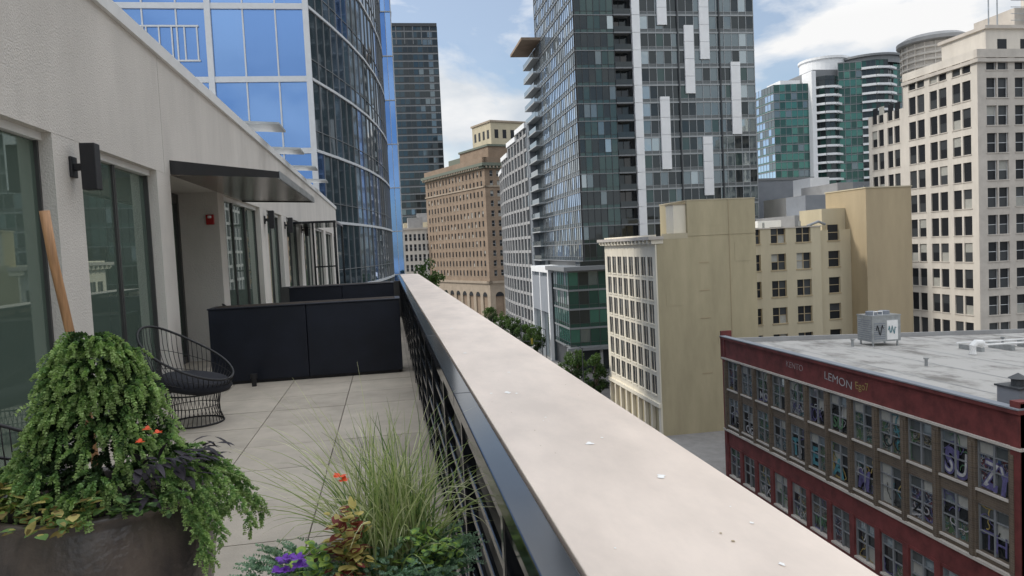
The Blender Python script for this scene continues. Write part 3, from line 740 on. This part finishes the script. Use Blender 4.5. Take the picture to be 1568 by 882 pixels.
b.box(158,171,300.3,320,G,60,conc_d); b.done('blue_grey_highrise')
# ------------------------------------------------------------------ red/brown brick building with graffiti
gA = graffiti('graffiti_a', [(.02,.02,.025),(.32,.34,.33),(.03,.03,.03),(.05,.16,.2),(.02,.02,.02),(.34,.34,.33)], 1)
gB = graffiti('graffiti_b', [(.03,.03,.04),(.05,.10,.2),(.33,.33,.33),(.02,.02,.02),(.16,.04,.05),(.03,.04,.05)], 5)
gC = graffiti('graffiti_c', [(.02,.03,.03),(.08,.18,.17),(.03,.03,.03),(.28,.27,.24),(.05,.05,.05),(.07,.13,.06)], 9)
gD = graffiti('graffiti_d', [(.04,.04,.04),(.24,.24,.23),(.18,.18,.17),(.03,.03,.03),(.22,.19,.1),(.02,.02,.02)], 14)
spray = [mat('spray_white',(.42,.42,.43),.6,var=.4,scale=3), mat('spray_teal',(.07,.22,.26),.6,var=.4,scale=3), mat('spray_black',(.012,.012,.012),.6,var=0), mat('spray_purple',(.10,.09,.21),.6,var=.4,scale=3), mat('spray_green',(.07,.16,.08),.6,var=.4,scale=3), mat('spray_yellow',(.36,.27,.09),.6,var=.4,scale=3)]
faded = mat('spray_faded', (.36,.28,.28), .8, var=.5, scale=3)
b = MB()
BX = 32.0; BY0 = 33.2; BY1 = 68.0
F, L = frame((BX,BY1), (BX,BY0))
nb = 12; st = (L-1.0)/nb
rows = [(-14.75,-12.0),(-18.35,-15.6),(-23.3,-20.5)]
b.fbox(F, 0, L, -.6, 0, -11.75, -9.95, redp)
b.fbox(F, -.1, L+.1, -.5, .22, -9.95, -9.72, redp); b.fbox(F, -.1, L+.1, -.5, .15, -11.9, -11.75, off_white_d)
b.fbox(F, -.1, L+.1, -.35, .26, -9.72, -9.64, conc_d)
b.fbox(F, 0, L, -.6, -.05, -20.3, -18.9, redp); b.fbox(F, -.1, L+.1, -.5, .14, -18.98, -18.8, off_white_d); b.fbox(F, 0, L, -.6, .02, G, -23.4, redp)
b.fbox(F, 0, .55, -.6, .06, G, -9.97, redp); b.fbox(F, L-.6, L, -.6, .08, G, -9.3, redp)
for i in range(nb+1):
    a = .5+st*i; ww = .27
    b.fbox(F, a-ww, a+ww, -.55, .05, -18.8, -11.9, brown_br); b.fbox(F, a-ww, a+ww, -.55, .03, -23.4, -20.3, redp)
    b.fbox(F, a-.12, a+.12, .05, .13, -18.8, -12.2, brown_br)
tags = []
for i in range(nb):
    a0 = .5+st*i+.27; a1 = .5+st*(i+1)-.27
    b.fbox(F, a0, a1, -.5, -.06, -15.62, -14.75, brown_br); b.fbox(F, a0, a1, -.5, -.06, -18.8, -18.35, brown_br); b.fbox(F, a0, a1, -.5, -.06, -12.0, -11.9, brown_br)
    b.fbox(F, a0, a1, -.5, -.02, -20.5, -20.3, redp)
    for ri, (zb, zt_) in enumerate(rows):
        b.fbox(F, a0, a1, -.3, .06, zb-.14, zb-.002, off_white_d)
        mset = pick([([(gA,3),(win_dark,1)],1),([(gB,3),(win_grey,1)],1),([(gC,3),(win_dark,1)],1),([(gD,2),(win_grey,2)],1),([(win_dark,3),(win_grey,1),(blind,1)],1.6)])
        for q in range(2):
            c0 = a0+(a1-a0)*q/2; c1 = a0+(a1-a0)*(q+1)/2
            for r_, (f0, f1) in enumerate(((0,.42),(.42,.72),(.72,1))):
                mm = pick(mset) if r_ < 2 else pick([(win_grey,3),(blind,1.5),(gl_lite,1)])
                b.pane(F, c0, c1, -.3+.02*r_, zb+(zt_-zb)*f0, zb+(zt_-zb)*f1, mm, .006)
            b.fbox(F, c0, c0+.07, -.32, -.14, zb, zt_, mull_g); b.fbox(F, c1-.07, c1, -.32, -.14, zb, zt_, mull_g)
        for f0 in (.42, .72, .97): b.fbox(F, a0, a1, -.32, -.143, zb+(zt_-zb)*f0-.03, zb+(zt_-zb)*f0+.03, mull_g)
        if R.random() < .5: tags.append((BY1-a0-R.uniform(.1,.5), zb, a1-a0-.5))
        for s_ in range(R.choice([0,1,2,3])):
            m = R.choice(spray); pa = R.uniform(a0+.3, a1-.6); pz = R.uniform(zb+.5, zt_-1.1); ang = R.uniform(0,6); w = R.uniform(.025,.06)
            for t in range(30):
                ang += R.uniform(-.9,1.1); na = pa+.13*math.cos(ang)+.015; nz_ = pz+.15*math.sin(ang)
                na = min(max(na, a0+.1), a1-.1); nz_ = min(max(nz_, zb+.1), zt_-.15)
                if abs(na-pa)+abs(nz_-pz) > .02:
                    dxx, dzz = na-pa, nz_-pz; l_ = math.hypot(dxx, dzz); ex, ez = -dzz/l_*w, dxx/l_*w
                    dd = -.245+.0005*t+.018*s_
                    b.poly([(F[0][0]+F[1][0]*A_+F[2][0]*dd, F[0][1]+F[1][1]*A_+F[2][1]*dd, Z_) for A_, Z_ in ((pa-ex,pz-ez),(na-ex,nz_-ez),(na+ex,nz_+ez),(pa+ex,pz+ez))], m)
                pa, pz = na, nz_
b.box(32.6,74,BY0+.1,BY1-.4,G,-12.2,brown_br)
b.poly([(32.35,BY0,-10.15),(74,BY0,-11.7),(74,BY1-.3,-11.9),(32.35,BY1-.3,-10.35)], gravel_roof)
b.poly([(74,BY1,G),(32,BY1,G),(32,BY1,-9.9),(74,BY1,-11.5)], brown_br)
b.poly([(32,BY1-.3,-9.9),(74,BY1-.3,-11.5),(74,BY1,-11.5),(32,BY1,-9.9)], concrete)
b.poly([(32,BY1-.3,-10.5),(74,BY1-.3,-12.1),(74,BY1-.3,-11.5),(32,BY1-.3,-9.9)], concrete)
b.box(32,74,BY0,BY0+.3,G,-9.4,redp)
b.box(31.9,33.0,BY1,BY1+.25,-12,-9.2,redp)
for k in range(7):
    x = 36+k*5.2; dz = -.0372*(x-32.35)
    b.poly([(x,BY0+1,-10.15+dz+.012),(x+.12,BY0+1,-10.15+dz+.010),(x+.12,BY1-1,-10.35+dz+.012),(x,BY1-1,-10.35+dz+.014)], concrete)
b.box(32.2,74,-20,BY0-.02,G,-12.5,brown_br)
brick = b.done('graffiti_brick_building')
def text(body, y, z, size, m, d=.03, sx=1.0, off=.012):
    cu = bpy.data.curves.new('graffiti_tag', 'FONT'); cu.body = body; cu.size = size; cu.extrude = .003; cu.offset = off*size; cu.materials.append(m)
    o = bpy.data.objects.new('graffiti_tag', cu); COL.objects.link(o)
    M = Matrix(((0,0,-1,BX-d),(-1*sx,R.uniform(-.14,.14),0,y),(R.uniform(-.1,.1),1,0,z),(0,0,0,1))); o.matrix_world = M; o.parent = brick
text('LEMON', 50.8, -11.0, .85, spray[0], off=-.006, sx=1.2); text('KENTO', 56.2, -10.9, .7, faded, off=-.004, sx=1.1); text('Ego7', 47.0, -11.1, .75, spray[5], off=-.004)
words = ['SU','ZY','OKE','HEX','NRG','RVS','JOA','KZ','VEX','BER','OG','TH','MOB','SA','XN']
for y_, t_ in ((38.85,'SU'),(35.95,'ZY')):
    text(t_, y_, -14.5, 2.1, spray[3], -.178, .75, .05); text(t_, y_, -14.5, 2.1, spray[0], -.170, .75, .0)
for i, ch in enumerate('TEAM'):
    text(ch, 55.9-2.875*i, -18.1, 1.9, spray[1 if i < 3 else 3], -.178, 1.0, .03)
for y_, zb, w_ in tags:
    if (zb > -15 and y_ < 40) or (-19 < zb < -17 and 44 < y_ < 58): continue
    wd = R.choice(words); sz = R.uniform(.8, 1.6); sx = min(1.1, w_/(len(wd)*sz*.66))
    text(wd, y_, zb+R.uniform(.1,.5), sz, R.choice(spray), -.178, sx, R.uniform(-.01,.03))
# rooftop AC unit
b = MB()
ux, uy, uz = 43.7, 61.5, -10.7
for dx in (0.1,2.6):
    for dy in (.1,1.9): b.box(ux+dx,ux+dx+.12,uy+dy,uy+dy+.12,uz-.2,uz+.35,galv)
b.box(ux,ux+2.9,uy,uy+2.2,uz+.35,uz+2.7,galv)
for k in range(8): b.box(ux+.2,ux+1.3,uy-.04,uy-.001,uz+.6+k*.2,uz+.7+k*.2,conc_d)
b.box(ux+1.5,ux+2.6,uy-.03,uy-.001,uz+.5,uz+2.3,white_metal)
for k in range(10): b.box(ux-.03,ux-.001,uy+.15,uy+2.05,uz+.5+k*.2,uz+.56+k*.2,conc_d)
b.box(ux-.05,ux+2.95,uy-.05,uy+2.25,uz+2.7,uz+2.8,galv)
for cxx in (.7,2.0): b.lathe((ux+cxx,uy+1.1,uz+2.8), [(.5,0),(.5,.3),(.42,.32),(0,.25)], conc_d, 18)
b.tube([(ux+.3,uy+.2,uz+2.8),(ux+.3,uy+.2,uz+3.15),(ux+1.2,uy+.2,uz+3.15),(ux+1.2,uy+.2,uz+2.8)], .05, white_metal, 6)
b.tube([(ux+.4+.1*k,uy-.05,uz+1.4+.5*math.sin(k*1.3)) for k in range(8)], .04, spray[2], 5)
b.tube([(ux+1.6+.1*k,uy-.06,uz+1.4+.4*math.sin(k*1.9)) for k in range(9)], .04, spray[1], 5)
b.done('rooftop_cooling_unit')
b = MB()
b.tube([(48,54.5,-10.8),(48,54.5,-10.1),(48.3,54.5,-9.85),(48.8,54.5,-9.9),(49.0,54.5,-10.15)], .28, white_metal, 10)
b.tube([(49.5,56,-10.35),(74,57.5,-11.0)], .09, white_metal, 6); b.tube([(49,57.5,-10.3),(74,59.5,-11.0)], .07, white_metal, 6)
for k in range(8): b.box(50+k*3,50.3+k*3,55.8,58.4,-11.2,-10.55-.03*k,galv)
for x, y in ((40,50),(53,47),(46,44),(42,62),(56,60)):
    z = -10.2-.0372*(x-32); b.tube([(x,y,z-.3),(x,y,z+.55)], .12, galv, 8); b.tube([(x,y,z+.5),(x,y,z+.6)], .2, galv, 8)
b.done('rooftop_pipes_and_vents')
b = MB(); b.box(33.2,34.4,34.5,36,-10.3,-9.0,conc_d); b.box(33.1,34.5,34.4,36.1,-9.0,-8.9,mull_d); b.lathe((33.8,35.2,-8.9),[(.35,0),(.35,.35),(.5,.4),(0,.7)],mull_d,12); b.done('roof_vent_box')
b = MB()  # unseen block, added to give the curved glass a dark reflection
curtain(b, (36,20), (36,-30), -12, 34, 2.4, 3.6, [(gl_dark,3),(gl_mid,1)], off_white_d, .6, .9, off_white_d, 0)
b.box(36.3,60,-30,20,-13,34,off_white_d); b.done('reflection_office_block')
# ------------------------------------------------------------------ trees
bark = mat('bark', (.09,.07,.05), .9, var=.3, scale=5)
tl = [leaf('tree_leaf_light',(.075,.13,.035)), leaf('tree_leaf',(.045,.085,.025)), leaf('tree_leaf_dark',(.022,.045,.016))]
def tree(x, y, top, cr, ch, name='street_tree', n=40, per=60, ls=.30):
    b = MB(); base = G+.1; cz = top-ch/2
    b.tube([(x,y,base),(x+.1,y,base+(cz-base)*.6),(x,y+.1,cz+ch*.2)], .26, bark, 8, .08)
    cl = []
    for k in range(n):
        d = rv(); r = R.uniform(.35,1)**.6; c = Vector((x+d.x*cr*r, y+d.y*cr*r, cz+d.z*ch/2*r)); cl.append(c)
        if k < 9: b.tube([(x,y,cz-ch*.35),tuple((Vector((x,y,cz-ch*.35))+c)/2+Vector((0,0,.3))),tuple(c)], .09, bark, 5, .02)
    for c in cl:
        m0 = R.random(); rr = R.uniform(.5,1.0)*cr*.36
        for q in range(per):
            p = c+rv()*rr*R.random()**.5; t = rv()*ls*R.uniform(.5,1); s_ = t.cross(rv()).normalized()*ls*.35
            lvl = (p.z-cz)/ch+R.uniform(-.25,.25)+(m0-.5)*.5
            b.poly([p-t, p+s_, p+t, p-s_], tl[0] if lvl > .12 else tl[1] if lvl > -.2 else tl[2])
    b.done(name)
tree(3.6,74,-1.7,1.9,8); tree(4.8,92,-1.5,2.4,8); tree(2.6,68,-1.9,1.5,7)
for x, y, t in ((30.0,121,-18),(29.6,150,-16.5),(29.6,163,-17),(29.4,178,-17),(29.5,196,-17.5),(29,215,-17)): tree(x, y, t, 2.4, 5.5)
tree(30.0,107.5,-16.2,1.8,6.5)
# ------------------------------------------------------------------ cars, lamps
tyre = mat('tyre',(.02,.02,.02),.8,var=0)
def car(x, y, c, rot=0):
    pm = mat('car_paint', c, .25, .2, var=0); b = MB()
    prof = [(-2.2,.35),(-2.25,.7),(-2.1,.95),(-1.3,1.02),(-.75,1.42),(.75,1.46),(1.35,1.05),(2.0,.98),(2.2,.75),(2.2,.35)]
    def X(lx, ly, z): return (x+ly, y+lx, G+z) if not rot else (x+lx, y+ly, G+z)
    n = len(prof)
    for s_ in (-1, 1):
        b.poly([X(a, s_*(.9 if z < 1.1 else .72), z) for a, z in prof], pm)
    for i in range(n):
        a, z = prof[i]; a2, z2 = prof[(i+1) % n]; w1 = .9 if z < 1.1 else .72; w2 = .9 if z2 < 1.1 else .72
        m = win_dark if i in (3, 5) else pm
        b.poly([X(a,-w1,z), X(a,w1,z), X(a2,w2,z2), X(a2,-w2,z2)], m)
    for s_ in (-1,1):
        b.poly([X(-1.15,s_*.91,1.08), X(-.7,s_*.76,1.38), X(.7,s_*.76,1.4), X(1.2,s_*.91,1.08)], win_dark)
        for wx in (-1.35,1.35):
            b.tube([X(wx,s_*.72,.33), X(wx,s_*.93,.33)], .33, tyre, 14)
    b.done('parked_car')
for i, (x, y) in enumerate(((26.3,143),(26.4,150),(26.3,158),(26.3,172),(17,118),(22,128),(10,140),(24,165),(7.2,95))):
    car(x, y, [(.5,.5,.5),(.05,.05,.06),(.6,.6,.6),(.2,.02,.02),(.03,.06,.15)][i % 5])
car(30,124,(.6,.6,.6),1); car(33,118,(.05,.05,.06),1)
def lamp(x, y, s_):
    b = MB(); b.tube([(x,y,G),(x,y,G+8.5)], .11, mull_d, 8, .07); b.tube([(x,y,G+8.4),(x+s_*1,y,G+8.9),(x+s_*2.2,y,G+9)], .05, mull_d, 6); b.box(min(x+s_*2,x+s_*2.8), max(x+s_*2,x+s_*2.8), y-.15, y+.15, G+8.92, G+9.08, galv); b.done('street_lamp')
lamp(28.2,134,-1); lamp(28.2,160,-1); lamp(28,107,-1); lamp(5.6,140,1)
b = MB(); b.tube([(28,136.5,G),(28,136.5,G+6.5)], .1, mull_d, 8); b.tube([(28,136.5,G+6),(22,136.5,G+6.4)], .07, mull_d, 6)
sig = mat('signal_housing',(.25,.2,.02),.5,var=0)
for x in (23,26): b.box(x-.18,x+.18,136.2,136.5,G+5.6,G+6.7,sig)
b.done('traffic_signal')
# ------------------------------------------------------------------ world, sun, camera
w = bpy.data.worlds.new('World'); S.world = w; w.use_nodes = True; nt = w.node_tree
bg = nt.nodes['Background']; out = nt.nodes['World Output']
sky = nt.nodes.new('ShaderNodeTexSky'); sky.sky_type = 'NISHITA'; sky.sun_disc = False
EL = math.radians(40); AZ = math.radians(292)
sky.sun_elevation = EL; sky.sun_rotation = AZ
bg.inputs[1].default_value = .15; nt.links.new(sky.outputs[0], bg.inputs[0])
tc = nt.nodes.new('ShaderNodeTexCoord'); mp = nt.nodes.new('ShaderNodeMapping'); mp.inputs['Scale'].default_value = (1,1,2.4); mp.inputs['Location'].default_value = (.3,.1,.2)
nz = nt.nodes.new('ShaderNodeTexNoise'); nz.inputs['Scale'].default_value = 3.4; nz.inputs['Detail'].default_value = 7; nz.inputs['Roughness'].default_value = .56; nz.inputs['Distortion'].default_value = .35
nt.links.new(tc.outputs['Generated'], mp.inputs[0]); nt.links.new(mp.outputs[0], nz.inputs['Vector'])
cr = nt.nodes.new('ShaderNodeValToRGB'); cr.color_ramp.elements[0].position = .40; cr.color_ramp.elements[1].position = .53
cr.color_ramp.elements[0].color = (.16,.16,.16,1)
nt.links.new(nz.outputs['Fac'], cr.inputs[0])
n2 = nt.nodes.new('ShaderNodeTexNoise'); n2.inputs['Scale'].default_value = 5; n2.inputs['Detail'].default_value = 6
nt.links.new(mp.outputs[0], n2.inputs['Vector'])
c2 = nt.nodes.new('ShaderNodeValToRGB'); c2.color_ramp.elements[0].position = .36; c2.color_ramp.elements[0].color = (.64,.70,.77,1); c2.color_ramp.elements[1].position = .56; c2.color_ramp.elements[1].color = (.98,.98,.98,1)
nt.links.new(n2.outputs['Fac'], c2.inputs[0])
bg2 = nt.nodes.new('ShaderNodeBackground'); nt.links.new(c2.outputs[0], bg2.inputs[0])
sep = nt.nodes.new('ShaderNodeSeparateXYZ'); nt.links.new(tc.outputs['Generated'], sep.inputs[0])
mr = nt.nodes.new('ShaderNodeMapRange'); mr.inputs['From Min'].default_value = .25; mr.inputs['From Max'].default_value = .9; mr.inputs['To Min'].default_value = .97; mr.inputs['To Max'].default_value = 2.5
nt.links.new(sep.outputs[2], mr.inputs['Value']); nt.links.new(mr.outputs[0], bg2.inputs[1])
mx = nt.nodes.new('ShaderNodeMixShader'); nt.links.new(cr.outputs[0], mx.inputs[0]); nt.links.new(bg.outputs[0], mx.inputs[1]); nt.links.new(bg2.outputs[0], mx.inputs[2]); nt.links.new(mx.outputs[0], out.inputs[0])
sd = bpy.data.lights.new('sun', 'SUN'); sd.energy = 2.3; sd.angle = math.radians(8); sd.color = (1,.94,.85)
so = bpy.data.objects.new('sun', sd); COL.objects.link(so)
sv = Vector((math.sin(AZ)*math.cos(EL), math.cos(AZ)*math.cos(EL), math.sin(EL)))
so.rotation_euler = sv.to_track_quat('Z', 'Y').to_euler()
cd = bpy.data.cameras.new('camera'); cam = bpy.data.objects.new('camera', cd); COL.objects.link(cam)
cd.lens = 26.0; cd.sensor_width = 36; cd.clip_start = .05; cd.clip_end = 5000
psi = math.radians(9.44); p = math.radians(3.14); r = .048
Fh = Vector((math.sin(psi), math.cos(psi), 0)); Rr = Vector((math.cos(psi), -math.sin(psi), 0))
Fw = Fh*math.cos(p)+Vector((0,0,-math.sin(p))); Up = Fh*math.sin(p)+Vector((0,0,math.cos(p)))
i_ = Rr*math.cos(r)-Up*math.sin(r); j_ = Rr*math.sin(r)+Up*math.cos(r)
M = Matrix((i_, j_, -Fw)).transposed().to_4x4(); cam.matrix_world = M
S.camera = cam
S.view_settings.view_transform = 'Standard'; S.view_settings.look = 'None'; S.view_settings.exposure = 0
